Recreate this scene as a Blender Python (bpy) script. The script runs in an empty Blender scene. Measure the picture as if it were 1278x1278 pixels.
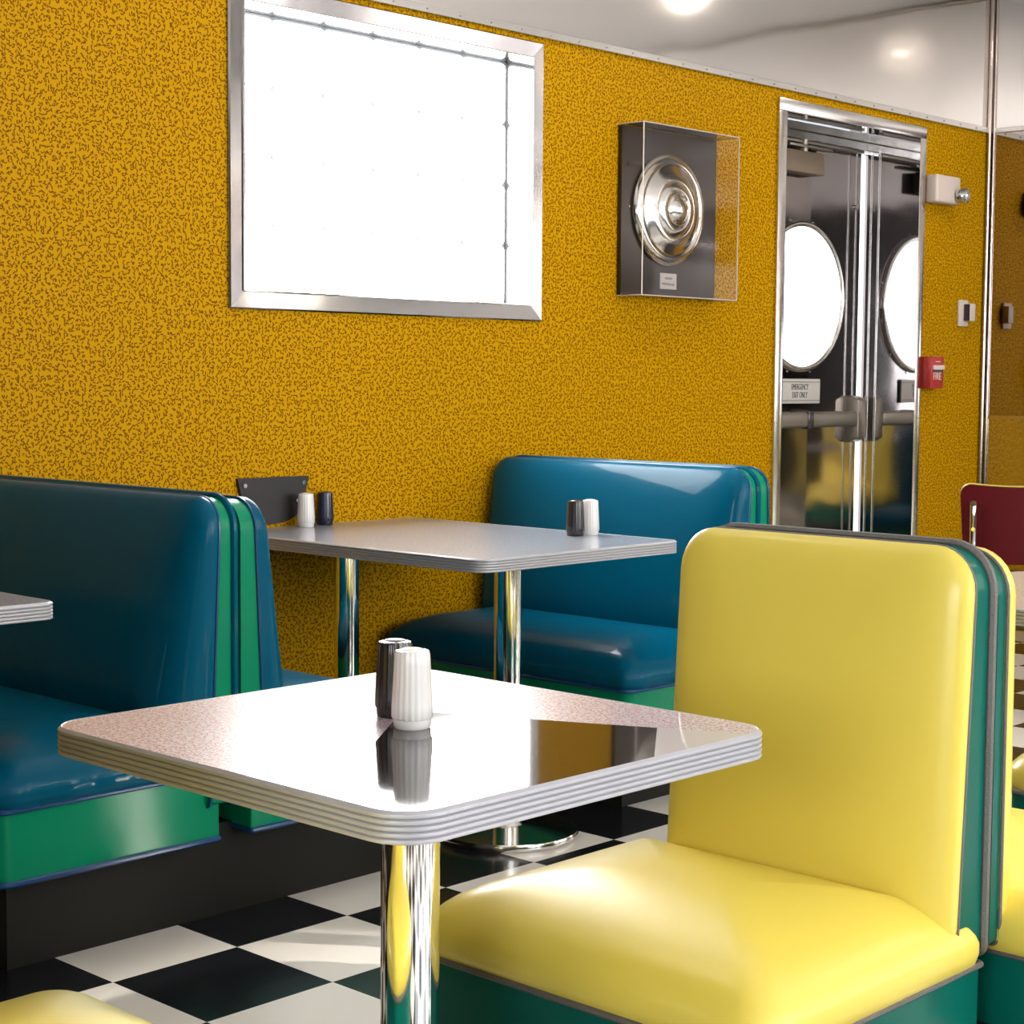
import bpy, bmesh, math, random
from mathutils import Vector, Matrix
random.seed(7)
S = bpy.context.scene
COL = S.collection
PI = math.pi

# ------------------------------------------------------------------ camera
F_PX, YAW, PITCH, ROLL, CAM_H = 2197.7, 0.8123, -0.075687, 0.00759, 1.19
fwd = Vector((math.sin(YAW)*math.cos(PITCH), math.cos(YAW)*math.cos(PITCH), math.sin(PITCH)))
rt = Vector((math.cos(YAW), -math.sin(YAW), 0))
up = rt.cross(fwd)
rt, up = rt*math.cos(ROLL)+up*math.sin(ROLL), up*math.cos(ROLL)-rt*math.sin(ROLL)
cd = bpy.data.cameras.new('camera'); cam = bpy.data.objects.new('camera', cd); COL.objects.link(cam)
cd.sensor_width = 36; cd.lens = F_PX/1278*36; cd.clip_start = .05
cam.matrix_world = Matrix(((rt.x, up.x, -fwd.x, 0), (rt.y, up.y, -fwd.y, 0), (rt.z, up.z, -fwd.z, CAM_H), (0, 0, 0, 1)))
S.camera = cam

# ------------------------------------------------------------------ world, sun, daylight, lamps, exposure
w = bpy.data.worlds.new('sky'); S.world = w; w.use_nodes = True
w.node_tree.nodes['Background'].inputs[0].default_value = (.85, .92, 1, 1)
w.node_tree.nodes['Background'].inputs[1].default_value = 3.0
S.view_settings.view_transform = 'Standard'; S.view_settings.look = 'None'
S.view_settings.exposure = 0.0; S.view_settings.gamma = 1.0; S.view_settings.use_curve_mapping = False
S.cycles.max_bounces = 10; S.cycles.glossy_bounces = 6; S.cycles.transparent_max_bounces = 8
S.cycles.caustics_reflective = False; S.cycles.caustics_refractive = False
S.cycles.sample_clamp_indirect = 8

def light(name, kind, loc, energy, color=(1, 1, 1), direction=None, **kw):
    d = bpy.data.lights.new(name, kind); d.energy = energy; d.color = color
    for k, v in kw.items(): setattr(d, k, v)
    o = bpy.data.objects.new(name, d); COL.objects.link(o); o.location = loc
    if direction: o.rotation_euler = Vector(direction).to_track_quat('-Z', 'Y').to_euler()
    return o
light('sun', 'SUN', (6, -4, 4), 6, (1, .93, .82), (-.55, .75, -.29), angle=.01)
# daylight from unseen windows made up for the front wall (y = -3.2)
ADDED_FRONT_WINDOWS = [(-.6, 1.2), (1.6, 3.1), (3.4, 4.9), (5.75, 6.95)]
for (a, b), e in zip(ADDED_FRONT_WINDOWS, (10, 24, 44, 46)):
    light('added_daylight', 'AREA', ((a+b)/2, -3.42, 1.65), e*(b-a), (.94, .97, 1), (0, 1, 0), shape='RECTANGLE', size=b-a, size_y=1.5)
# unseen ceiling spots: one read from its reflections, the others added for light
for x, y in ((6.5, 3.02), (4.2, 3.02), (1.9, 3.02), (6.5, 0.4), (4.2, 0.4), (5.3, -1.6), (2.6, -1.6)):
    light('unseen_ceiling_lamp', 'AREA', (x, y, 2.94), 10 if x > 6 else 3.5, (1, .90, .76), (0, 0, -1), shape='DISK', size=.045)

# unseen strip light, added to brighten the ceiling from the front wall
light('added_ceiling_wash', 'AREA', (3.6, -3.0, 2.55), 265, (1, .95, .90), (0, .5, 1), shape='RECTANGLE', size=6.5, size_y=.08)

# daylight from an unseen left-wall window, added to brighten the yellow backrest
light('added_daylight', 'AREA', (-2.33, -.1, 1.55), 62, (.94, .97, 1), (1, .2, 0), shape='RECTANGLE', size=1.6, size_y=1.3)

# ------------------------------------------------------------------ material helpers
def new_mat(name):
    m = bpy.data.materials.new(name); m.use_nodes = True
    return m, m.node_tree, m.node_tree.nodes['Principled BSDF']
def mat(name, col, rough=.5, metal=0, spec=.5, coat=0, coat_rough=.05, bump=0, bscale=40, **kw):
    m, t, b = new_mat(name)
    b.inputs['Base Color'].default_value = (*col, 1); b.inputs['Roughness'].default_value = rough
    b.inputs['Metallic'].default_value = metal; b.inputs['Specular IOR Level'].default_value = spec
    b.inputs['Coat Weight'].default_value = coat; b.inputs['Coat Roughness'].default_value = coat_rough
    for k, v in kw.items(): b.inputs[k].default_value = v
    if bump:
        tc = t.nodes.new('ShaderNodeTexCoord'); n = t.nodes.new('ShaderNodeTexNoise'); bp = t.nodes.new('ShaderNodeBump')
        n.inputs['Scale'].default_value = bscale; n.inputs['Detail'].default_value = 3
        bp.inputs['Strength'].default_value = 1; bp.inputs['Distance'].default_value = bump
        t.links.new(tc.outputs['Object'], n.inputs['Vector']); t.links.new(n.outputs['Fac'], bp.inputs['Height'])
        t.links.new(bp.outputs['Normal'], b.inputs['Normal'])
    return m
class N:
    """tiny node expression helper"""
    def __init__(s, t): s.t = t
    def math(s, op, a, b=0.0, c=0.0):
        n = s.t.nodes.new('ShaderNodeMath'); n.operation = op
        for i, v in enumerate((a, b, c)):
            if isinstance(v, (int, float)): n.inputs[i].default_value = v
            else: s.t.links.new(v, n.inputs[i])
        return n.outputs[0]
    def vec(s, op, a, b=None):
        n = s.t.nodes.new('ShaderNodeVectorMath'); n.operation = op
        s.t.links.new(a, n.inputs[0])
        if b is not None:
            if isinstance(b, tuple): n.inputs[1].default_value = b
            else: s.t.links.new(b, n.inputs[1])
        return n.outputs[0]
    def sep(s, v):
        n = s.t.nodes.new('ShaderNodeSeparateXYZ'); s.t.links.new(v, n.inputs[0]); return n.outputs
    def comb(s, x, y):
        n = s.t.nodes.new('ShaderNodeCombineXYZ'); s.t.links.new(x, n.inputs[0]); s.t.links.new(y, n.inputs[1]); return n.outputs[0]
    def coord(s): return s.t.nodes.new('ShaderNodeTexCoord').outputs['Object']
    def mix(s, f, a, b):
        n = s.t.nodes.new('ShaderNodeMix'); n.data_type = 'RGBA'
        for i, v in ((0, f), (6, a), (7, b)):
            if isinstance(v, tuple): n.inputs[i].default_value = (*v, 1)
            elif isinstance(v, (int, float)): n.inputs[i].default_value = v
            else: s.t.links.new(v, n.inputs[i])
        return n.outputs[2]
    def squiggles(s, uv, scale, half_len, half_wid, offs=(0, 0, 0)):
        """short curved dashes, one in each Voronoi cell, each turned its own way"""
        v0 = s.vec('ADD', uv, offs)
        vo = s.t.nodes.new('ShaderNodeTexVoronoi'); vo.voronoi_dimensions = '2D'; vo.feature = 'F1'
        vo.inputs['Scale'].default_value = scale; vo.inputs['Randomness'].default_value = .8
        s.t.links.new(v0, vo.inputs['Vector'])
        d = s.sep(s.vec('SUBTRACT', v0, vo.outputs['Position']))
        r = s.sep(vo.outputs['Color'])
        ang = s.math('MULTIPLY', r[0], 6.283)
        c, sn = s.math('COSINE', ang), s.math('SINE', ang)
        u = s.math('ADD', s.math('MULTIPLY', d[0], c), s.math('MULTIPLY', d[1], sn))
        v = s.math('SUBTRACT', s.math('MULTIPLY', d[1], c), s.math('MULTIPLY', d[0], sn))
        bend = s.math('MULTIPLY', s.math('MULTIPLY', u, u), s.math('MULTIPLY', r[1], .9/half_len))
        v = s.math('SUBTRACT', v, bend)
        a = s.math('LESS_THAN', s.math('ABSOLUTE', u), half_len)
        b = s.math('LESS_THAN', s.math('ABSOLUTE', v), half_wid)
        return s.math('MULTIPLY', a, b)

def wallpaper(name, axis):
    m, t, b = new_mat(name); n = N(t)
    xyz = n.sep(n.coord()); uv = n.comb(xyz[axis], xyz[2])
    f = n.math('MAXIMUM', n.squiggles(uv, 76, .0050, .0018), n.squiggles(uv, 64, .0044, .0017, (.371, .713, 0)))
    t.links.new(n.mix(f, (.54, .278, .0005), (.165, .064, .002)), b.inputs['Base Color'])
    b.inputs['Roughness'].default_value = .5; b.inputs['Specular IOR Level'].default_value = .05
    return m
M = {}
M['wallpaper'] = wallpaper('yellow_squiggle_laminate', 0)
M['wallpaper_side'] = wallpaper('yellow_squiggle_laminate_side', 1)

m, t, b = new_mat('checker_floor'); n = N(t)
c3 = n.vec('SUBTRACT', n.coord(), (1.92, 2.586, 0))
ck = t.nodes.new('ShaderNodeTexChecker'); ck.inputs['Scale'].default_value = 1/.3048
sx = n.sep(c3); off = n.comb(n.math('ADD', sx[0], 0), n.math('ADD', sx[1], 0))
off = n.vec('ADD', off, (0, 0, .1))
t.links.new(off, ck.inputs['Vector'])
ck.inputs['Color2'].default_value = (.008, .009, .012, 1); ck.inputs['Color1'].default_value = (.88, .84, .79, 1)
t.links.new(ck.outputs['Color'], b.inputs['Base Color'])
b.inputs['Roughness'].default_value = .2; b.inputs['Specular IOR Level'].default_value = .3; b.inputs['Coat Weight'].default_value = .1
M['floor'] = m

def brushed(name, col, rough, wob=.0, wscale=2.0, aniso=0):
    m, t, b = new_mat(name); n = N(t)
    b.inputs['Base Color'].default_value = (*col, 1); b.inputs['Metallic'].default_value = 1
    b.inputs['Roughness'].default_value = rough; b.inputs['Anisotropic'].default_value = aniso
    if wob:
        nz = t.nodes.new('ShaderNodeTexNoise'); nz.inputs['Scale'].default_value = wscale; nz.inputs['Detail'].default_value = 1
        bp = t.nodes.new('ShaderNodeBump'); bp.inputs['Strength'].default_value = 1; bp.inputs['Distance'].default_value = wob
        t.links.new(n.coord(), nz.inputs['Vector']); t.links.new(nz.outputs['Fac'], bp.inputs['Height'])
        t.links.new(bp.outputs['Normal'], b.inputs['Normal'])
    return m
M['steel_band'] = brushed('satin_steel_sheet', (.94, .91, .89), .08, .0035, 2.2)
M['steel_trim'] = brushed('satin_steel_trim', (.72, .70, .68), .2, .0006, 12)
M['steel_mirror'] = brushed('polished_steel', (.70, .67, .66), .06, .0006, 5)
M['steel_door'] = brushed('polished_door_steel', (.43, .40, .40), .06, .0018, 3.5)
M['steel_end'] = brushed('dark_tinted_mirror_steel', (.47, .42, .39), .045, .0008, 4)
M['steel_low'] = brushed('brushed_wainscot_steel', (.70, .66, .54), .07, .0008, 4)
M['warm_trim'] = brushed('warm_steel_trim', (.55, .47, .43), .15)
M['closer'] = mat('brown_grey_enamel', (.20, .145, .10), .4)
M['steel_jamb'] = brushed('polished_jamb_steel', (.52, .49, .48), .05, .0005, 5)
M['steel_frame'] = brushed('window_frame_steel', (.38, .37, .37), .14, .0006, 8)
M['chrome'] = brushed('chrome', (.82, .81, .79), .06)
M['chrome_soft'] = brushed('soft_chrome', (.74, .73, .71), .14)
M['alu'] = mat('ribbed_aluminium', (.43, .43, .46), .42, .3)
M['gunmetal'] = mat('dull_bronze_bar', (.26, .225, .185), .38, .8)
M['ceiling'] = mat('pale_ceiling', (.92, .885, .86), .55)
M['dark_wall'] = mat('dark_brown_panel', (.018, .013, .010), .5)
M['room_wall'] = mat('plain_front_wall', (.07, .055, .045), .6)
M['yellow_vinyl'] = mat('yellow_vinyl', (.78, .63, .098), .38, spec=.4, coat=.55, coat_rough=.27, bump=.0012, bscale=9)
M['teal_vinyl'] = mat('teal_vinyl', (.0004, .082, .150), .30, spec=.05, coat=.14, coat_rough=.05, bump=.0016, bscale=11)
M['green_vinyl'] = mat('green_vinyl', (.001, .215, .105), .28, spec=.12, coat=.12, coat_rough=.12, bump=.001, bscale=10)
M['jade_vinyl'] = mat('jade_vinyl', (.001, .105, .078), .32, spec=.12, coat=.10, coat_rough=.15, bump=.001, bscale=10)
M['navy_piping'] = mat('navy_piping', (.006, .05, .16), .25)
M['grey_piping'] = mat('grey_braid_piping', (.12, .11, .10), .5, bump=.0015, bscale=300)
M['plinth'] = mat('black_plinth', (.010, .010, .008), .6, spec=.25)
M['white_plastic'] = mat('white_ceramic', (.80, .77, .74), .2, coat=.3)
M['black_plastic'] = mat('black_plastic', (.022, .018, .020), .25, coat=.3)
M['navy_plastic'] = mat('dark_navy_plastic', (.010, .012, .035), .25, coat=.3)
M['black_plate'] = mat('black_plate', (.010, .008, .007), .5)
M['case_board'] = mat('brown_black_board', (.045, .033, .030), .3)
M['beige_plastic'] = mat('beige_plastic', (.66, .56, .50), .4)
M['plaque'] = mat('plaque_paper', (.62, .56, .53), .5)
M['ink'] = mat('dark_ink', (.05, .045, .04), .6)
M['red_enamel'] = mat('red_enamel', (.42, .03, .025), .35)
M['red_vinyl'] = mat('dark_red_vinyl', (.075, .002, .004), .5, spec=.15)
M['pale_text'] = mat('pale_lettering', (.75, .66, .60), .5)
M['grey_sign'] = mat('grey_sign', (.60, .57, .52), .45)
M['lens'] = mat('clear_lens', (.8, .8, .8), .08, 0, **{'Transmission Weight': .7})
M['grout'] = mat('grey_mortar', (.10, .105, .11), .8)
m, t, b = new_mat('acrylic'); 
tr = t.nodes.new('ShaderNodeBsdfTransparent'); gl = t.nodes.new('ShaderNodeBsdfGlossy'); mx = t.nodes.new('ShaderNodeMixShader'); fr = t.nodes.new('ShaderNodeFresnel')
fr.inputs['IOR'].default_value = 1.35; gl.inputs['Roughness'].default_value = .02; tr.inputs['Color'].default_value = (.95, .94, .93, 1)
t.links.new(fr.outputs[0], mx.inputs[0]); t.links.new(tr.outputs[0], mx.inputs[1]); t.links.new(gl.outputs[0], mx.inputs[2])
t.links.new(mx.outputs[0], t.nodes['Material Output'].inputs[0]); M['acrylic'] = m
M['acrylic_edge'] = mat('acrylic_cut_edge', (.60, .52, .44), .3)
def glow(name, strength, col=(1, 1, 1)):
    m, t, b = new_mat(name)
    b.inputs['Base Color'].default_value = (.9, .95, .95, 1); b.inputs['Roughness'].default_value = .12
    b.inputs['Emission Color'].default_value = (*col, 1); b.inputs['Emission Strength'].default_value = strength
    return m
M['glass_block'] = glow('daylit_glass_block', 26, (1, 1, 1))
M['porthole_gap'] = glow('daylight_through_gap', 2.5, (.95, .97, 1))
M['porthole_glass'] = glow('daylit_porthole_glass', 6, (1, 1, 1))

def table_mat(name, ground, fleck, scale, inlay=False):
    m, t, b = new_mat(name); n = N(t); co = n.coord()
    f = n.squiggles(co, scale, .0036, .0010)
    f2 = n.squiggles(co, scale, .0030, .0009, (.217, .633, 0))
    base = n.mix(n.math('MAXIMUM', f, f2), ground, fleck)
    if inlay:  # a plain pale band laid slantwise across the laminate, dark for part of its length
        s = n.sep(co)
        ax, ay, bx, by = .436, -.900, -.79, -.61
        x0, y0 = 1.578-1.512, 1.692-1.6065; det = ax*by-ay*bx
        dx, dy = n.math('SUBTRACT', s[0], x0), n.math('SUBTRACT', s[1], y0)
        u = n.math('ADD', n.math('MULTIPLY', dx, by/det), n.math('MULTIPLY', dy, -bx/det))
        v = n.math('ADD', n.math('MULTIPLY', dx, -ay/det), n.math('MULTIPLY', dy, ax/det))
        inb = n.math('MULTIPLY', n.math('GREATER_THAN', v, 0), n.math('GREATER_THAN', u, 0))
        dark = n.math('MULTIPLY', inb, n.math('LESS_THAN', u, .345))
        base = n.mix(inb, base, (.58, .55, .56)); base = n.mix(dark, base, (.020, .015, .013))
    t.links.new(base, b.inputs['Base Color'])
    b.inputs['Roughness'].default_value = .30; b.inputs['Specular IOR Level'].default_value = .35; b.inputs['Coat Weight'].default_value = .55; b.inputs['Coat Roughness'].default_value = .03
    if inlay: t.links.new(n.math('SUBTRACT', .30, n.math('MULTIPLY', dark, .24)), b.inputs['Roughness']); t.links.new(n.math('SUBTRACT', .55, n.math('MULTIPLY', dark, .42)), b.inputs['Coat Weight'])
    return m
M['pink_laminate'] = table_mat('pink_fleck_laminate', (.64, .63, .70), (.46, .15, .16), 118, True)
M['grey_laminate'] = table_mat('grey_fleck_laminate', (.34, .36, .40), (.14, .18, .26), 110)
M['cream_laminate'] = table_mat('cream_fleck_laminate', (.75, .66, .52), (.55, .35, .25), 120)

# ------------------------------------------------------------------ mesh helpers
def link(name, bm, material, parent=None, smooth=True, loc=None):
    me = bpy.data.meshes.new(name); bmesh.ops.recalc_face_normals(bm, faces=bm.faces); bm.to_mesh(me); bm.free()
    if smooth:
        me.polygons.foreach_set('use_smooth', [True]*len(me.polygons)); me.set_sharp_from_angle(angle=math.radians(38))
    if material: me.materials.append(M[material] if isinstance(material, str) else material)
    o = bpy.data.objects.new(name, me); COL.objects.link(o)
    if parent: o.parent = parent
    if loc: o.location = loc
    return o
def empty(name, loc, rz=0):
    o = bpy.data.objects.new(name, None); COL.objects.link(o); o.location = loc; o.rotation_euler = (0, 0, rz); o.empty_display_size = .1
    return o
def tag(o, label=None, cat=None, group=None, kind=None):
    if label: o['label'] = label
    if cat: o['category'] = cat
    if group: o['group'] = group
    if kind: o['kind'] = kind
    return o
def copy_tree(o, parent=None):
    c = o.copy(); COL.objects.link(c); c.parent = parent
    for ch in list(o.children): copy_tree(ch, c)
    return c
def box(bm, x0, x1, y0, y1, z0, z1, bev=0, seg=2):
    vs = [bm.verts.new((x, y, z)) for x in (x0, x1) for y in (y0, y1) for z in (z0, z1)]
    fs = [bm.faces.new([vs[i] for i in q]) for q in ((0, 1, 3, 2), (4, 6, 7, 5), (0, 4, 5, 1), (2, 3, 7, 6), (0, 2, 6, 4), (1, 5, 7, 3))]
    if bev:
        es = list({e for f in fs for e in f.edges})
        bmesh.ops.bevel(bm, geom=es, offset=bev, segments=seg, affect='EDGES', profile=.5)
    return bm
def B(*a, **k):
    bm = bmesh.new(); box(bm, *a, **k); return bm
def rr(x0, x1, y0, y1, radii, n=6):
    """rounded rectangle outline; radii for corners (x0y0, x1y0, x1y1, x0y1)"""
    if not isinstance(radii, (list, tuple)): radii = [radii]*4
    pts = []
    for (cx, cy, a0), r in zip(((x0, y0, PI), (x1, y0, 1.5*PI), (x1, y1, 0), (x0, y1, .5*PI)), radii):
        r = max(r, 1e-4)
        ox = cx+r if cx == x0 else cx-r; oy = cy+r if cy == y0 else cy-r
        for i in range(n+1):
            a = a0+.5*PI*i/n; pts.append((ox+r*math.cos(a), oy+r*math.sin(a)))
    return pts
def dense(pts, step=.03):
    out = []
    for i, p in enumerate(pts):
        q = pts[(i+1) % len(pts)]; L = math.hypot(q[0]-p[0], q[1]-p[1]); k = max(1, int(L/step))
        for j in range(k): out.append((p[0]+(q[0]-p[0])*j/k, p[1]+(q[1]-p[1])*j/k))
    return out
def loft(bm, loops, close=True, cap0=True, cap1=True):
    rows = [[bm.verts.new(p) for p in L] for L in loops]; k = len(rows[0])
    for a, b2 in zip(rows, rows[1:]):
        for i in range(k if close else k-1):
            j = (i+1) % k; bm.faces.new((a[i], a[j], b2[j], b2[i]))
    if cap0: bm.faces.new(rows[0][::-1])
    if cap1: bm.faces.new(rows[-1])
    return bm
def lathe(bm, prof, n=32, c=(0, 0, 0), fl=0, nf=0):
    loops = []
    for r, z in prof:
        L = []
        for i in range(n):
            a = 2*PI*i/n; q = r
            if nf: q = r*(1-fl*(.5+.5*math.cos(nf*a)))
            L.append((c[0]+q*math.cos(a), c[1]+q*math.sin(a), c[2]+z))
        loops.append(L)
    return loft(bm, loops)
def tube(bm, pts, r, n=8, closed=False):
    P = [Vector(p) for p in pts]; loops = []; k = len(P); prev = None
    for i, p in enumerate(P):
        if closed: d = (P[(i+1) % k]-P[i-1])
        else: d = (P[min(i+1, k-1)]-P[max(i-1, 0)])
        d.normalize()
        if prev is None: u = d.orthogonal().normalized()
        else: u = (prev-d*prev.dot(d)).normalized()
        prev = u; v = d.cross(u)
        loops.append([tuple(p+u*(r*math.cos(2*PI*j/n))+v*(r*math.sin(2*PI*j/n))) for j in range(n)])
    if closed:
        rows = [[bm.verts.new(q) for q in L] for L in loops]
        # match seam twist
        best = min(range(n), key=lambda s: sum((rows[-1][j].co-rows[0][(j+s) % n].co).length for j in range(n)))
        for i in range(k):
            a = rows[i]; b2 = rows[(i+1) % k]; s = best if i == k-1 else 0
            for j in range(n): bm.faces.new((a[j], a[(j+1) % n], b2[(j+1+s) % n], b2[(j+s) % n]))
        return bm
    return loft(bm, loops)
def cyl(p0, p1, r, n=24):
    bm = bmesh.new(); return tube(bm, [p0, p1], r, n)
def text(name, s, size, loc, rot, material, parent, sx=1.0):
    c = bpy.data.curves.new('lettering', 'FONT'); c.body = s; c.size = size; c.align_x = 'CENTER'; c.align_y = 'CENTER'; c.extrude = .0006
    o = bpy.data.objects.new('lettering', c); COL.objects.link(o)
    bpy.context.view_layer.update()
    me = bpy.data.meshes.new_from_object(o.evaluated_get(bpy.context.evaluated_depsgraph_get()))
    bpy.data.objects.remove(o); me.materials.clear(); me.materials.append(M[material])
    t = bpy.data.objects.new(name, me); COL.objects.link(t); t.location = loc; t.rotation_euler = rot; t.scale = (sx, 1, 1)
    if parent: t.parent = parent
    return t

# ------------------------------------------------------------------ setting
WY, EX, CZ = 4.05, 7.43, 2.95          # window wall, end wall, ceiling height
BX, FY = -2.2, -3.2                    # back wall, front wall
BAND = 2.325
def struct(name, bm, material, parent=None, smooth=False):
    o = link(name, bm, material, parent, smooth)
    if not parent: o['kind'] = 'structure'
    return o
struct('floor', B(BX-.1, EX+.1, FY-.1, WY+.4, -.08, 0), 'floor')
struct('ceiling', B(BX-.1, EX+.1, FY-.1, WY+.3, CZ, CZ+.08), 'ceiling')
# window wall with its two openings
WX0, WX1, WZ0, WZ1 = 3.150, 4.352, 1.436, 2.252
DX0, DX1, DZ1 = 5.812, 6.815, 2.243
bm = bmesh.new()
box(bm, BX, WX0, WY, WY+.12, 0, BAND); box(bm, WX0, WX1, WY, WY+.12, 0, WZ0); box(bm, WX0, WX1, WY, WY+.12, WZ1, BAND)
box(bm, WX1, DX0, WY, WY+.12, 0, BAND); box(bm, DX0, DX1, WY, WY+.12, DZ1, BAND); box(bm, DX1, EX+.1, WY, WY+.12, 0, BAND)
struct('wall_back', bm, 'wallpaper')
bm = B(BX, EX+.1, WY-.004, WY+.12, BAND, CZ)
struct('wall_upper', bm, 'steel_band')
bm = bmesh.new(); box(bm, BX, EX, WY-.014, WY-.003, BAND-.002, BAND+.024, .002)
for i in range(60):
    x = -1+i*.143
    if x < EX-.05: lathe(bm, [(.0, 0)], 3) if False else tube(bm, [(x, WY-.018, BAND+.011), (x, WY-.012, BAND+.011)], .0035, 8)
struct('trim_1', bm, 'steel_trim')
# end wall: mirror-bright panel, brushed wainscot below, satin band above
struct('wall_right', B(EX, EX+.1, FY-.1, WY+.1, 1.03, BAND), 'steel_end')
struct('wall_right_lower', B(EX, EX+.1, FY-.1, WY+.1, 0, 1.03), 'steel_low')
struct('wall_right_upper', B(EX, EX+.1, FY-.1, WY+.1, BAND, CZ), 'steel_band')
struct('trim_2', B(EX-.008, EX-.0005, FY, WY-.03, BAND-.002, BAND+.02, bev=.002), 'steel_trim')
struct('trim_3', B(EX-.006, EX-.0005, FY, WY-.03, 1.02, 1.037, bev=.002), 'steel_trim')
bm = bmesh.new(); tube(bm, [(EX-.018, WY-.014, 0), (EX-.018, WY-.014, CZ)], .0095, 14); tube(bm, [(EX-.006, WY-.034, 0), (EX-.006, WY-.030, CZ)], .005, 10)
struct('trim_4', bm, 'warm_trim', smooth=True)
bm = bmesh.new(); tube(bm, [(EX-.012, FY, CZ-.012), (EX-.012, WY-.01, CZ-.012)], .009, 8)
struct('trim_5', bm, 'gunmetal', smooth=True)
struct('wall_light_blocker', B(.40, .46, 1.3, WY, 0, 2.2), 'dark_wall')  # unseen divider, added to keep side light off the left bench
bm = bmesh.new(); box(bm, BX-.1, BX, FY-.1, -.9, 0, CZ); box(bm, BX-.1, BX, .7, WY+.1, 0, CZ); box(bm, BX-.1, BX, -.9, .7, 0, .9); box(bm, BX-.1, BX, -.9, .7, 2.2, CZ)  # unseen left wall, its window opening made up for side light
struct('wall_left', bm, 'dark_wall')
bm = bmesh.new(); xs = [BX]+[v for p in ADDED_FRONT_WINDOWS for v in p]+[EX+.1]
for i in range(0, len(xs), 2): box(bm, xs[i], xs[i+1], FY-.12, FY, 0, CZ)
for a, b2 in ADDED_FRONT_WINDOWS: box(bm, a, b2, FY-.12, FY, 0, .9); box(bm, a, b2, FY-.12, FY, 2.4, CZ)  # openings of the made-up windows, sized to steer the sun
struct('wall_front', bm, 'room_wall')

# ------------------------------------------------------------------ window_1: glass blocks in a steel frame
win = empty('window_1', (3.75, WY, WZ0)); tag(win, kind='structure')
wp = Matrix.Translation((-3.75, -WY, -WZ0))
def wpart(name, bm, material, smooth=False):
    bm.transform(wp); return link(name, bm, material, win, smooth)
bs = .2032; gy = WY+.10; gx0 = WX0+.0005; gz0 = WZ0+.002
def picture_frame(bm, ox0, ox1, oz0, oz1, ix0, ix1, iz0, iz1, y0, y1, lip=.004):
    O = [(ox0, oz0), (ox1, oz0), (ox1, oz1), (ox0, oz1)]; I = [(ix0, iz0), (ix1, iz0), (ix1, iz1), (ix0, iz1)]
    L = []
    for P, y in ((O, y1), (O, y0+lip), ([(a+(lip if a == ox0 else -lip), c+(lip if c == oz0 else -lip)) for a, c in O], y0), (I, y0), (I, y1)):
        L.append([(p[0], y, p[1]) for p in P])
    L[3] = [(p[0], y0+.008, p[1]) for p in I]
    rows = [[bm.verts.new(p) for p in q] for q in L]
    for a, b2 in zip(rows, rows[1:]):
        for i in range(4): bm.faces.new((a[i], a[(i+1) % 4], b2[(i+1) % 4], b2[i]))
    return bm
bm = picture_frame(bmesh.new(), 3.093, 4.402, 1.383, 2.305, WX0, WX1, WZ0, WZ1, WY-.012, WY)
wpart('frame', bm, 'steel_frame')
bm = bmesh.new(); e = .004
box(bm, WX0-.002, WX0+.0015, WY-.011, gy+.08, WZ0, WZ1); box(bm, WX1-.0015, WX1+.002, WY-.011, gy+.08, WZ0, WZ1)
box(bm, WX0, WX1, WY-.011, gy+.08, WZ0-.002, WZ0+.0015); box(bm, WX0, WX1, WY-.011, gy+.08, WZ1-.0015, WZ1+.002)
wpart('reveal', bm, 'steel_mirror')
wpart('mortar', B(WX0+.002, WX1-.002, gy+.014, gy+.07, WZ0+.002, WZ1-.002), 'grout')
for i in range(6):
    for j in range(4):
        bw6, bh4 = (WX1-WX0-.010)/6, (WZ1-WZ0-.008)/4; x0 = WX0+bw6*i; x1 = x0+bw6; z0 = WZ0+bh4*j; z1 = z0+bh4; g = .0034
        bm = bmesh.new()
        L = [[(p[0], y, p[1]) for p in rr(x0+g+ins, x1-g-ins, z0+g+ins, z1-g-ins, .012, 3)] for ins, y in ((0, gy+.06), (0, gy+.012), (.003, gy+.005), (.010, gy+.001), (.02, gy))]
        loft(bm, L); wpart('glass_block', bm, 'glass_block', True)

# ------------------------------------------------------------------ door_1: polished steel exit door in a deep steel jamb
LY = 4.315
door = empty('door_1', (6.3, WY, 0)); tag(door, kind='structure')
dp = Matrix.Translation((-6.3, -WY, 0))
def dpart(name, bm, material, smooth=True, parent=None):
    bm.transform(dp); return link(name, bm, material, parent or door, smooth)
bm = bmesh.new()
y0, y1 = WY-.014, WY
box(bm, 5.760, DX0, y0, y1, 0, DZ1, .003); box(bm, DX1, 6.866, y0, y1, 0, DZ1, .003)
box(bm, 5.760, 6.866, y0, y1, DZ1, 2.292, .003)
dpart('casing', bm, 'steel_trim')
bm = bmesh.new(); box(bm, DX0-.01, DX0+.0015, WY-.013, LY+.08, 0, DZ1); box(bm, DX1-.0015, DX1+.01, WY-.013, LY+.08, 0, DZ1); box(bm, DX0-.01, DX1+.01, WY-.013, LY+.08, DZ1-.0015, DZ1+.01)
dpart('jamb', bm, 'steel_jamb', False)
dpart('stop', B(DX0+.002, DX1-.002, LY-.02, LY+.06, 2.205, DZ1-.002, .003), 'steel_trim', False)
for yv in (LY-.035, LY-.075): dpart('jamb_bead', B(DX1-.0045, DX1-.001, yv-.008, yv, 0, 2.2, .001), 'steel_trim', False)
dpart('daylight_gap', B(6.787, 6.812, LY+.010, LY+.02, .01, 2.19), 'porthole_gap', False)
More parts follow.
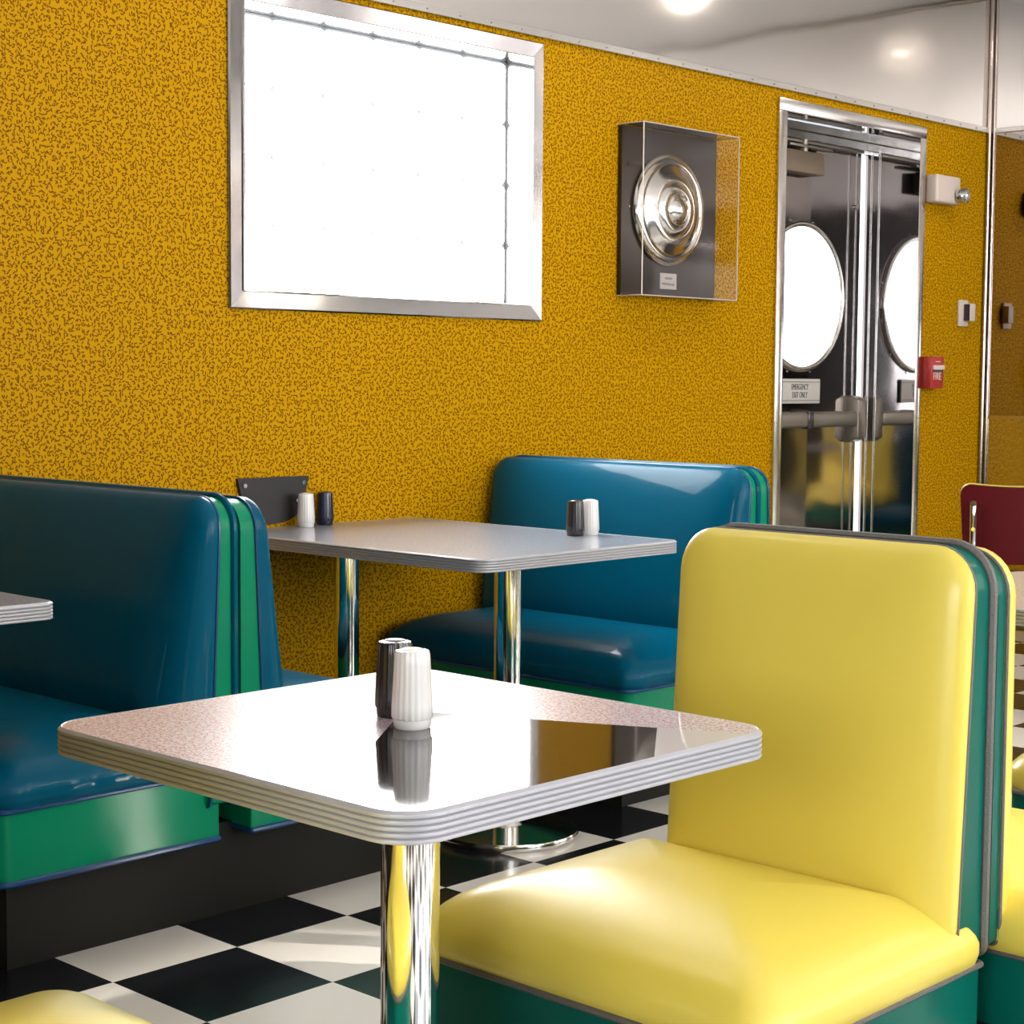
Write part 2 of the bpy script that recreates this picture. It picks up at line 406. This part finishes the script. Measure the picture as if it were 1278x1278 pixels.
# leaf with a round hole
PC, PR = (6.335, 1.547), .303
def plate_with_hole(bm, x0, x1, z0, z1, cx, cz, r, ya, yb, n=64):
    ring, rect = [], []
    for i in range(n):
        a = 2*PI*i/n; c, s = math.cos(a), math.sin(a); ring.append((cx+r*c, cz+r*s))
        tx = ((x1 if c > 0 else x0)-cx)/c if abs(c) > 1e-9 else 1e9; tz = ((z1 if s > 0 else z0)-cz)/s if abs(s) > 1e-9 else 1e9
        q = min(tx, tz); rect.append([cx+q*c, cz+q*s])
    for X in (x0, x1):
        for Z in (z0, z1):
            k = min(range(n), key=lambda i: math.hypot(rect[i][0]-X, rect[i][1]-Z)); rect[k] = [X, Z]
    loops = [[(p[0], yb, p[1]) for p in ring], [(p[0], ya, p[1]) for p in ring], [(p[0], ya, p[1]) for p in rect], [(p[0], yb, p[1]) for p in rect]]
    return loft(bm, loops, cap0=False, cap1=False)
leaf = dpart('door_leaf', plate_with_hole(bmesh.new(), DX0+.003, 6.786, .012, 2.195, *PC, PR, LY, LY+.045), 'steel_door', False)
bm = bmesh.new(); tube(bm, [(PC[0]+(PR+.004)*math.cos(2*PI*i/64), LY-.006, PC[1]+(PR+.004)*math.sin(2*PI*i/64)) for i in range(64)], .014, 10, True)
ring = dpart('porthole_ring', bm, 'chrome_soft')
bm = bmesh.new(); loft(bm, [[(PC[0]+PR*math.cos(2*PI*i/64), y, PC[1]+PR*math.sin(2*PI*i/64)) for i in range(64)] for y in (LY+.02, LY+.03)])
dpart('porthole_glass', bm, 'porthole_glass', False)
for i in range(12):
    a = 2*PI*(i+.5)/12; x, z = PC[0]+(PR+.026)*math.cos(a), PC[1]+(PR+.026)*math.sin(a)
    dpart('screw', cyl((x, LY+.001, z), (x, LY-.005, z), .005, 8), 'chrome')
# panic hardware
for z in (1.955, .42):
    for x in (6.745,): dpart('screw', cyl((x, LY+.002, z), (x, LY-.012, z), .011, 12), 'chrome')
bm = bmesh.new(); box(bm, DX0+.06, 6.71, LY-.062, LY-.02, .990, 1.056, .012, 3); box(bm, DX0+.06, DX0+.12, LY-.045, LY+.001, .995, 1.05, .004)
bar = dpart('push_bar', bm, 'gunmetal')
bm = B(6.315, 6.36, LY-.0645, LY-.018, .985, 1.059, bev=.004); dpart('bar_seam', bm, 'black_plastic', parent=None)
bm = bmesh.new()
L = [[(p[0], y, p[1]) for p in rr(6.690+i, 6.782-i*.3, .920+i*.8, 1.125-i*.8, .01, 3)] for i, y in ((0, LY+.001), (0, LY-.02), (.02, LY-.058), (.025, LY-.06))]
loft(bm, L); dpart('latch_case', bm, 'gunmetal')
bm = bmesh.new(); box(bm, DX0+.02, 6.40, LY-.065, LY+.001, 2.058, 2.150, .006)
dpart('door_closer', bm, 'closer')
bm = bmesh.new(); tube(bm, [(6.28, LY-.04, 2.145), (6.28, LY-.04, 2.20)], .018, 12); box(bm, 6.15, 6.47, LY-.06, LY-.022, 2.165, 2.178, .003); box(bm, DX0+.03, 6.74, LY-.045, LY-.022, 2.185, 2.2, .003)
dpart('closer_arm', bm, 'gunmetal')
sg = dpart('exit_sign', B(6.178, 6.480, LY-.012, LY+.001, 1.092, 1.198, bev=.003), 'grey_sign')
bm = bmesh.new(); box(bm, 6.180, 6.478, LY-.0135, LY-.011, 1.104, 1.107); box(bm, 6.180, 6.478, LY-.0135, LY-.011, 1.183, 1.186)
dpart('sign_rule', bm, 'gunmetal', parent=None)
for s, z in (('EMERGENCY', 1.162), ('EXIT ONLY', 1.128)):
    text('sign_lettering', s, .036, Vector((6.325-6.3, LY-.0126-WY, z)), (PI/2, 0, 0), 'ink', door, .62)

# ------------------------------------------------------------------ booth benches
def make_bench(name, loc, face, W, H, zp, C, th0, th1, pad, D=.58, seat_lo=None, seat_hi=None, rear_welt=True, gap=.036, bz=.27, rear_panel=False):
    """single booth bench, local +x is the way it faces, rear plane x = 0, width W along y"""
    root = empty(name, loc, 0 if face > 0 else PI)
    sl = -W/2 if seat_lo is None else seat_lo; sh = W/2 if seat_hi is None else seat_hi
    body, trim, pip = C
    th = lambda z: th1+(th0-th1)*min(1, max(0, (z-.2)/(H-.2)))
    r = .065
    out = lambda i, zb: dense(rr(-W/2+i, W/2-i, zb+i, H-i, [max(.012-i, .003)]*2+[max(r-i, .012)]*2, 7), .05)
    # plinth and seat box
    link('plinth', B(-.0068, D-.07, sl+.08, sh-.08, 0, .205), 'plinth', root, False)
    bm = bmesh.new(); o = rr(gap, D-.012, sl+.01, sh-.01, [.004, .035, .035, .004], 5)
    loft(bm, [[(p[0], p[1], z) for p in o] for z in (.193, zp-.10, zp)])
    sb = link('seat_box', bm, trim, root)
    for z, rad, o2 in ((.195, .0065, -.002), (zp, .0055, -.004)):
        bm = bmesh.new(); q = rr(gap+.002, D-.012-o2, sl+.01+o2, sh-.01-o2, [.004, .035, .035, .004], 5)
        tube(bm, [(p[0], p[1], z) for p in dense(q, .06)], rad, 8, True); link('piping', bm, pip, sb)
    # seat cushion: rounded sides, softly domed top, gathers near the seam
    bm = bmesh.new(); loops = []
    hs = .110
    prof = [(.007, 0), (.001, .006), (-.003, .022), (-.003, .038), (.001, .049), (.007, .058), (.018, .070), (.036, .084), (.062, .098), (.095, .110), (.13, .119), (.17, .126), (.21, .130), (.24, .131)]
    half = min(D/2, (sh-sl)/2)-.01
    for i, dz in prof:
        i = min(i, half-.01)
        base = dense(rr(.03, D-.005, sl, sh, [.014, .05, .05, .014], 6), .02) if not loops else None
        if base: base0 = base
        L = []
        cx, cy = D/2, (sl+sh)/2
        for k, (x, y) in enumerate(base0):
            # inset towards the middle, keeping the outline's shape
            hx, hy = (D-.035)/2, (sh-sl)/2; mx_ = .0175+D/2
            x2 = mx_+(x-mx_)*(hx-i)/hx; y2 = cy+(y-cy)*(hy-i)/hy
            wr = .0035*math.sin(k*1.9+2*math.sin(k*.7))*max(0, 1-abs(dz-.03)/.035) if body == 'teal_vinyl' else 0
            L.append((x2+wr*(1 if x > mx_ else -1), y2+wr*(1 if y > cy else -1), zp+dz*hs/.11))
        loops.append(L)
    loft(bm, loops); link('seat_cushion', bm, body, root)
    # backrest: boxing strip between the welts
    bm = bmesh.new(); q = out(0, bz)
    loft(bm, [[(f*th(p[1])+.002, p[0], p[1]) for p in q] for f in (0, .5, 1)])
    bb = link('back_boxing', bm, trim, root)
    for f, rad, on in ((1, .0034, True), (0, .0080, rear_welt)):
        if not on: continue
        bm = bmesh.new(); q2 = [p for p in out(-.002, bz)]
        tube(bm, [(f*th(p[1])+.003, p[0], p[1]) for p in q2], rad, 8, True); link('piping', bm, pip if f or body != 'teal_vinyl' else body, bb)
    bm = bmesh.new(); loops = []
    zb = zp+.03
    for i, dx in ((.002, -.004), (-.003, .006), (-.004, .018), (.001, .030), (.012, .041), (.03, .050), (.055, .057), (.10, .063), (.15, .066), (.19, .067)):
        loops.append([(th(p[1])+dx*pad/.067*(1+(.75 if body == 'teal_vinyl' and pad > .04 else .1)*min(1, max(0, (H-.03-p[1])/.42))), p[0], p[1]) for p in _scaled(dense(rr(-W/2, W/2, zb, H, [.04, .04, r, r], 7), .03), i, W/2, (H-zb)/2, 0, (H+zb)/2)])
    loft(bm, loops); link('backrest', bm, body, root)
    if rear_panel:
        bm = bmesh.new(); loft(bm, [[(x, p[0], p[1]) for p in _scaled(dense(rr(-W/2, W/2, .36, H, [.04, .04, r, r], 7), .03), i, W/2, (H-.36)/2, 0, (H+.36)/2)] for i, x in ((.004, .004), (.004, -.004), (.012, -.018), (.04, -.028), (.1, -.034), (.18, -.036))])
        link('rear_pad', bm, body, root)
    return root
def _scaled(pts, i, hx, hy, cx, cy):
    return [(cx+(x-cx)*(hx-min(i, hx-.01))/hx, cy+(y-cy)*(hy-min(i, hy-.01))/hy) for x, y in pts]
BLUE = ('teal_vinyl', 'green_vinyl', 'navy_piping'); YEL = ('yellow_vinyl', 'jade_vinyl', 'grey_piping')
by0, by1 = 3.02, 4.035; bc = (by0+by1)/2; bw = by1-by0
b1 = make_bench('booth_bench', (2.322, bc, 0), -1, bw, .93, .34, BLUE, .036, .068, .07)
tag(b1, 'dark teal vinyl booth bench at the left edge, green sides, facing left', 'booth bench', 'teal booth benches along the yellow wall')
b2 = make_bench('booth_bench', (2.336, bc, 0), 1, bw, .924, .34, BLUE, .036, .068, .07, rear_welt=False)
tag(b2, 'teal booth bench facing right toward the grey table, back to back with the left one', 'booth bench', 'teal booth benches along the yellow wall')
b3 = make_bench('booth_bench', (4.236, bc, 0), -1, bw, .93, .34, BLUE, .036, .068, .07)
tag(b3, 'teal vinyl booth bench behind the grey table, glossy backrest facing the camera', 'booth bench', 'teal booth benches along the yellow wall')
b3r = make_bench('booth_bench', (4.248, bc, 0), 1, bw, .93, .34, BLUE, .03, .05, .03, rear_welt=False)
tag(b3r, 'thin teal rear half of the far booth, back edge visible beside the yellow wall', 'booth bench', 'teal booth benches along the yellow wall')
yy0, yy1 = 1.268, 1.797; yc = (yy0+yy1)/2; yw = yy1-yy0
y1_ = make_bench('booth_bench', (2.376, yc, 0), -1, yw, .945, .32, YEL, .048, .088, .045, seat_lo=-(1.91-yc), seat_hi=yw/2+.012, gap=.012, bz=.335)
tag(y1_, 'large yellow vinyl booth bench at right by the near table, jade green sides', 'booth bench', 'yellow booth benches')
y2_ = make_bench('booth_bench', (2.393, yc, 0), 1, yw, .935, .32, YEL, .024, .028, .075, seat_lo=-(yw/2+.12), seat_hi=yw/2, rear_welt=False, bz=.335)
tag(y2_, 'sunlit yellow booth bench at right edge, back to back behind the large yellow one', 'booth bench', 'yellow booth benches')
y3_ = make_bench('booth_bench', (.635, yc, 0), 1, yw, .945, .32, YEL, .040, .070, .035, D=.625, seat_hi=1.975-yc, bz=.335)
tag(y3_, 'yellow seat corner peeking in at the bottom left over the checkered floor', 'booth bench', 'yellow booth benches')
y4_ = make_bench('booth_bench', (4.0, yc, 0), -1, yw, .945, .32, YEL, .048, .088, .045, rear_panel=True, bz=.335)
tag(y4_, 'yellow bench seat at far right edge, sliver seen below the cream table', 'booth bench', 'yellow booth benches')

# ------------------------------------------------------------------ tables
def make_table(name, x0, x1, y0, y1, top, columns, rad=.055, thick=.036, colr=.038, baser=.21, poly=None):
    cx, cy = (x0+x1)/2, (y0+y1)/2; T = .75
    root = empty(name, (cx, cy, 0))
    o = rr(x0-cx, x1-cx, y0-cy, y1-cy, rad, 8)
    hx, hy = (x1-x0)/2, (y1-y0)/2
    def ins(i): return rr(-hx+i, hx-i, -hy+i, hy-i, [max(r-i, .004) for r in (rad if isinstance(rad, (list, tuple)) else [rad]*4)], 8)
    bm = bmesh.new(); loft(bm, [[(p[0], p[1], z) for p in ins(i)] for i, z in ((.004, T-thick+.006), (.004, T-.001), (.006, T))])
    link('table_top', bm, top, root, False)
    nr = 5; L = []
    L.append((.012, T-thick)); 
    zz0, zz1 = T-thick+.001, T-.0015
    for k in range(nr):
        a = zz0+(zz1-zz0)*k/nr; d = (zz1-zz0)/nr
        L += [(.0030, a+.0003), (.0004, a+d*.22), (0, a+d*.5), (.0004, a+d*.78)]
    L += [(.0022, zz1), (.0045, T+.0004), (.006, T-.0002)]
    bm = bmesh.new(); loft(bm, [[(p[0], p[1], z) for p in ins(i)] for i, z in L], cap0=True, cap1=False)
    link('ribbed_edge', bm, 'alu', root)
    for (px, py) in columns:
        lx, ly = px-cx, py-cy
        bm = bmesh.new(); lathe(bm, [(baser*.99, 0), (baser, .004), (baser, .014), (baser*.985, .02), (baser*.6, .026), (colr+.012, .032), (colr+.004, .04)], 64, (lx, ly, 0))
        link('base_plate', bm, 'chrome_soft', root)
        link('column', cyl((lx, ly, .03), (lx, ly, T-thick-.012), colr, 40), 'chrome', root)
        bm = bmesh.new(); lathe(bm, [(.10, T-thick-.001), (.10, T-thick-.006), (colr+.01, T-thick-.016), (colr, T-thick-.017)], 32, (lx, ly, 0))
        link('top_mount', bm, 'gunmetal', root)
    return root
t1 = make_table('pedestal_table', 1.187, 1.837, 1.270, 1.943, 'pink_laminate', [(1.52, 1.615)])
tag(t1, 'square pink-flecked pedestal table with ribbed metal edge in the foreground', 'table', 'ribbed-edge diner tables')
t2 = make_table('pedestal_table', 3.04, 3.82, 2.978, 4.048, 'grey_laminate', [(3.285, 3.125), (3.30, 3.775)], rad=[.055, .03, .005, .005], colr=.036, baser=.19)
tag(t2, 'long grey-flecked booth table on two chrome columns against the yellow wall', 'table', 'ribbed-edge diner tables')
t3 = make_table('pedestal_table', 1.10, 1.868, 2.985, 4.048, 'grey_laminate', [(1.42, 3.35)], rad=[.05, .03, .005, .005], colr=.036, baser=.2)
tag(t3, 'table corner jutting in at the left edge before the dark teal backrest', 'table', 'ribbed-edge diner tables')
t4 = make_table('pedestal_table', 3.16, 3.81, 1.29, 1.96, 'cream_laminate', [(3.27, 1.6)], colr=.036, baser=.17)
tag(t4, 'sunlit cream table sliver at the right edge below the red chair', 'table', 'ribbed-edge diner tables')

# ------------------------------------------------------------------ shakers
def make_shaker(name, material, loc, s=1.0, white=False):
    root = empty(name, loc); H = .103*s
    bm = bmesh.new(); prof = [(.0258, .012), (.0276, .0145), (.0272, .03), (.0259, .055), (.0243, .085), (.0235, .099), (.0222, .1025), (.017, .1038)]
    lathe(bm, [(r*s, z*s) for r, z in prof], 96, (0, 0, 0), .035, 20); link('body', bm, material, root)
    bm = bmesh.new(); lathe(bm, [(.0232*s, 0), (.0248*s, .002*s), (.0256*s, .0125*s)], 40); link('foot', bm, material, root)
    bm = bmesh.new(); lathe(bm, [(.017*s, .1030*s), (.013*s, .1052*s), (.005*s, .106*s)], 24); link('cap', bm, material, root)
    return root
G = 'fluted salt and pepper shakers'
for mt, loc, lab in (
    ('white_plastic', (1.509, 1.601, .75), 'white fluted shaker in front of the dark one on the foreground table'),
    ('black_plastic', (1.545, 1.672, .75), 'dark fluted shaker behind the white one on the foreground table'),
    ('white_plastic', (3.330, 3.990, .75), 'white shaker on the grey table by the black wall plate'),
    ('navy_plastic', (3.420, 4.010, .75), 'navy black shaker on the grey table by the yellow wall'),
    ('black_plastic', (3.705, 3.265, .75), 'dark shaker on the grey table in front of the far teal backrest'),
    ('white_plastic', (3.765, 3.262, .75), 'white shaker on the grey table in front of the far teal backrest')):
    near = loc[0] < 2
    sh = make_shaker('shaker', mt, loc, .955)
    tag(sh, lab, 'shaker', G)

# ------------------------------------------------------------------ wall things
# hubcap display case
hc = empty('display_case', (5.075, WY, 1.49))
def hpart(name, bm, material, smooth=True, parent=None):
    bm.transform(Matrix.Translation((-5.075, -WY, -1.49))); return link(name, bm, material, parent or hc, smooth)
cx0, cx1, cz0, cz1, cd_ = 4.803, 5.352, 1.488, 2.080, .118
hpart('back_board', B(cx0, cx1, WY-.018, WY-.001, cz0, cz1, bev=.002), 'case_board')
bm = bmesh.new(); a = .003
yf = WY-cd_
for q in (((cx0-a, yf, cz0-a), (cx1+a, yf, cz0-a), (cx1+a, yf, cz1+a), (cx0-a, yf, cz1+a)),
          ((cx0-a, yf, cz0-a), (cx0-a, yf, cz1+a), (cx0-a, WY-.002, cz1+a), (cx0-a, WY-.002, cz0-a)),
          ((cx1+a, yf, cz0-a), (cx1+a, yf, cz1+a), (cx1+a, WY-.002, cz1+a), (cx1+a, WY-.002, cz0-a)),
          ((cx0-a, yf, cz1+a), (cx1+a, yf, cz1+a), (cx1+a, WY-.002, cz1+a), (cx0-a, WY-.002, cz1+a)),
          ((cx0-a, yf, cz0-a), (cx1+a, yf, cz0-a), (cx1+a, WY-.002, cz0-a), (cx0-a, WY-.002, cz0-a))):
    bm.faces.new([bm.verts.new(p) for p in q])
bmesh.ops.remove_doubles(bm, verts=bm.verts, dist=1e-5)
hpart('clear_cover', bm, 'acrylic', False)
bm = bmesh.new(); e_ = .0022
C8 = [(x, z) for x in (cx0-a, cx1+a) for z in (cz0-a, cz1+a)]
for p, q in ((0, 1), (2, 3), (0, 2), (1, 3)):
    tube(bm, [(C8[p][0], yf, C8[p][1]), (C8[q][0], yf, C8[q][1])], e_, 6)
for p in C8: tube(bm, [(p[0], yf, p[1]), (p[0], WY-.002, p[1])], e_*.8, 6)
hpart('cover_edge', bm, 'acrylic_edge')
pq = hpart('plaque', B(5.022, 5.117, WY-.021, WY-.0175, 1.518, 1.575), 'plaque')
bm = bmesh.new()
for x0_, x1_, z_ in ((5.05, 5.09, 1.557), (5.034, 5.062, 1.537), (5.066, 5.082, 1.536), (5.086, 5.104, 1.535)): box(bm, x0_, x1_, WY-.0222, WY-.0208, z_-.004, z_+.004)
hpart('plaque_print', bm, mat('faded_print', (.33, .28, .26), .6))
for x, z in ((cx0+.03, 1.95), (cx0+.045, 1.80)): hpart('screw', cyl((x, WY-.017, z), (x, WY-.021, z), .006, 10), 'chrome')
tag(hc, 'dark board wall display with clear box cover, holding a hubcap, right of window', 'display case')
hub = empty('hubcap', (5.055, WY-.02, 1.800))
bm = bmesh.new()
prof = [(.196, .002), (.200, .010), (.196, .020), (.186, .027), (.170, .030), (.160, .026), (.150, .029), (.130, .040), (.108, .047), (.100, .045), (.096, .049), (.080, .054), (.066, .055), (.060, .051)]
loops = [[(r_*math.cos(2*PI*i/72), -d_, r_*math.sin(2*PI*i/72)) for i in range(72)] for r_, d_ in prof]
loft(bm, loops); link('dish', bm, 'chrome_soft', hub)
bm = bmesh.new()
prof = [(.056, .048), (.055, .058), (.050, .061), (.046, .059), (.036, .067), (.02, .073), (.006, .075)]
loft(bm, [[(r_*math.cos(2*PI*i/48), -d_, r_*math.sin(2*PI*i/48)) for i in range(48)] for r_, d_ in prof]); link('center_boss', bm, 'chrome', hub)
tag(hub, 'round chrome hubcap mounted inside the clear wall display case', 'hubcap')

# black mounting plate by the grey table
bm = bmesh.new(); x0, x1 = 3.117, 3.382; pts = [(x0, .897), (x1, .897), (x1-.015, .84)]
cxp, wv = (x0+x1)/2, (x1-x0)/2
for i in range(13):
    a = PI*i/12; pts.append((cxp+(wv-.022)*math.cos(a)*(1 if i not in (0, 12) else 1), .822-.062*math.sin(a)))
pts.append((x0+.015, .84))
loft(bm, [[(p[0]-cxp, y-WY, p[1]-.83) for p in pts] for y in (WY-.001, WY-.012)])
pl = empty('mounting_plate', (cxp, WY, .83)); link('plate', bm, 'black_plate', pl, False)
for x, z in ((x0+.025, .876), (x1-.022, .878), (x0+.045, .826), (x1-.045, .826)):
    bm = bmesh.new(); tube(bm, [(x-cxp, -.011, z-.83), (x-cxp, -.0155, z-.83)], .0065, 12); link('screw', bm, 'chrome_soft', pl)
tag(pl, 'black rounded-bottom plate screwed to yellow wall at end of the grey table', 'wall plate')

# emergency light, thermostat, fire alarm
em = empty('emergency_light', (6.98, WY, 2.03))
bm = bmesh.new(); box(bm, -.100, .105, -.062, -.001, -.060, .062, .012, 3); link('housing', bm, 'beige_plastic', em)
bm = bmesh.new(); L = []
for d_, r_ in ((0, .022), (.012, .03), (.04, .036), (.046, .036)):
    L.append([(.062+d_*.7+r_*math.cos(2*PI*i/24)*.8, -.060-d_*.8+r_*.5*math.cos(2*PI*i/24), -.022+r_*math.sin(2*PI*i/24)) for i in range(24)])
loft(bm, L); link('lamp_head', bm, 'chrome_soft', em)
bm = bmesh.new(); L = []
for d_, r_ in ((.044, .034), (.052, .03), (.06, .014)):
    L.append([(.062+d_*.7+r_*math.cos(2*PI*i/24)*.8, -.060-d_*.8+r_*.5*math.cos(2*PI*i/24), -.022+r_*math.sin(2*PI*i/24)) for i in range(24)])
loft(bm, L); link('lamp_lens', bm, 'lens', em)
tag(em, 'beige emergency light with round lamp head on yellow wall right of door', 'emergency light')

th_ = empty('thermostat', (7.225, WY, 1.50))
bm = bmesh.new(); box(bm, -.040, .040, -.014, -.001, -.060, .060, .004); link('wall_plate', bm, 'beige_plastic', th_)
bm = bmesh.new(); box(bm, .0, .05, -.045, -.012, -.036, .044, .005); link('cover', bm, 'beige_plastic', th_)
bm = bmesh.new(); box(bm, -.003, .001, -.043, -.012, -.034, .04, .001); link('side_slot', bm, 'black_plastic', th_)
tag(th_, 'small beige thermostat on yellow wall near the steel corner trim', 'thermostat')

fa = empty('fire_alarm', (6.935, WY, 1.23))
bm = bmesh.new(); box(bm, -.058, .052, -.055, -.001, -.070, .070, .004); link('box', bm, 'red_enamel', fa)
bm = bmesh.new(); box(bm, -.045, .038, -.070, -.053, .012, .032, .004); link('pull_handle', bm, 'pale_text', fa)
bm = bmesh.new(); box(bm, -.040, .040, -.0565, -.0545, .003, .012); link('handle_slot', bm, 'black_plastic', fa)
text('lettering', 'FIRE', .046, (-.004, -.0556, -.018), (PI/2, 0, 0), 'pale_text', fa, .82)
bm = bmesh.new(); box(bm, -.02, .02, -.0562, -.0545, .046, .050); link('label_strip', bm, 'pale_text', fa)
tag(fa, 'red fire alarm pull station with FIRE lettering on wall beside the steel door', 'fire alarm')

# ------------------------------------------------------------------ red chair
ch = empty('dinette_chair', (5.73, 2.97, 0), -math.radians(60))
# local +y is away from the viewer (the way the chair faces)
bm = bmesh.new(); L = []
def back_outline(i, cy_):
    q = dense(rr(-.20, .20, .545, .83, [.03, .03, .045, .045], 5), .03); out = []
    for x, z in q:
        k = (z-.545)/.285; x = x*(.90+.10*k); z = z-.010*k*k*(1-(x/.2)**2)
        out.append((x*(1-i/.2), .6875+(z-.6875)*(1-i/.1425)))
    return out
def bent(i, y, lift=0): return [(x, y+.035*(x/.2)**2, z+lift) for x, z in back_outline(i, 0)]
IN = (.19, .15, .11, .07, .03)
for i, y in [(i, 0) for i in IN]+[(.002, 0), (0, .003), (0, .015), (.002, .018)]+[(i, .018) for i in IN[::-1]]: L.append(bent(min(i, .135), y) if i < .135 else None)
L = [q for q in L if q]
loft(bm, L); link('back_panel', bm, 'red_vinyl', ch)
bm = bmesh.new(); L = []
for i, y in [(.12, .021), (.06, .021), (.003, .021), (0, .03), (.006, .045), (.03, .055), (.07, .06), (.12, .062)]: L.append(bent(i, y, .004))
loft(bm, L); link('back_pad', bm, 'yellow_vinyl', ch)
for s in (-1, 1):
    bm = bmesh.new(); tube(bm, [(s*.152, -.012, .765), (s*.152, -.018, .72), (s*.150, -.014, .60), (s*.16, .0, .5), (s*.17, .03, .42), (s*.19, -.04, .2), (s*.2, -.07, .0)], .0125, 10); link('frame_tube', bm, 'chrome', ch)
    link('screw', cyl((s*.152, -.022, .762), (s*.152, -.034, .762), .011, 10), 'chrome', ch); link('screw', cyl((s*.151, -.022, .67), (s*.151, -.034, .67), .007, 10), 'chrome', ch)
    bm = bmesh.new(); tube(bm, [(s*.165, .02, .43), (s*.175, .40, .43), (s*.18, .44, .38), (s*.195, .47, 0)], .0125, 10); link('leg', bm, 'chrome', ch)
bm = bmesh.new(); L = []
for i, z in ((.004, .43), (0, .445), (0, .468), (.012, .482), (.06, .488)): L.append([(x, y, z) for x, y in rr(-.205+i, .205-i, .03+i, .45-i, .05, 6)])
loft(bm, L); link('seat', bm, 'red_vinyl', ch)
tag(ch, 'dark red dinette chair with chrome frame, seen from behind at right edge', 'chair')
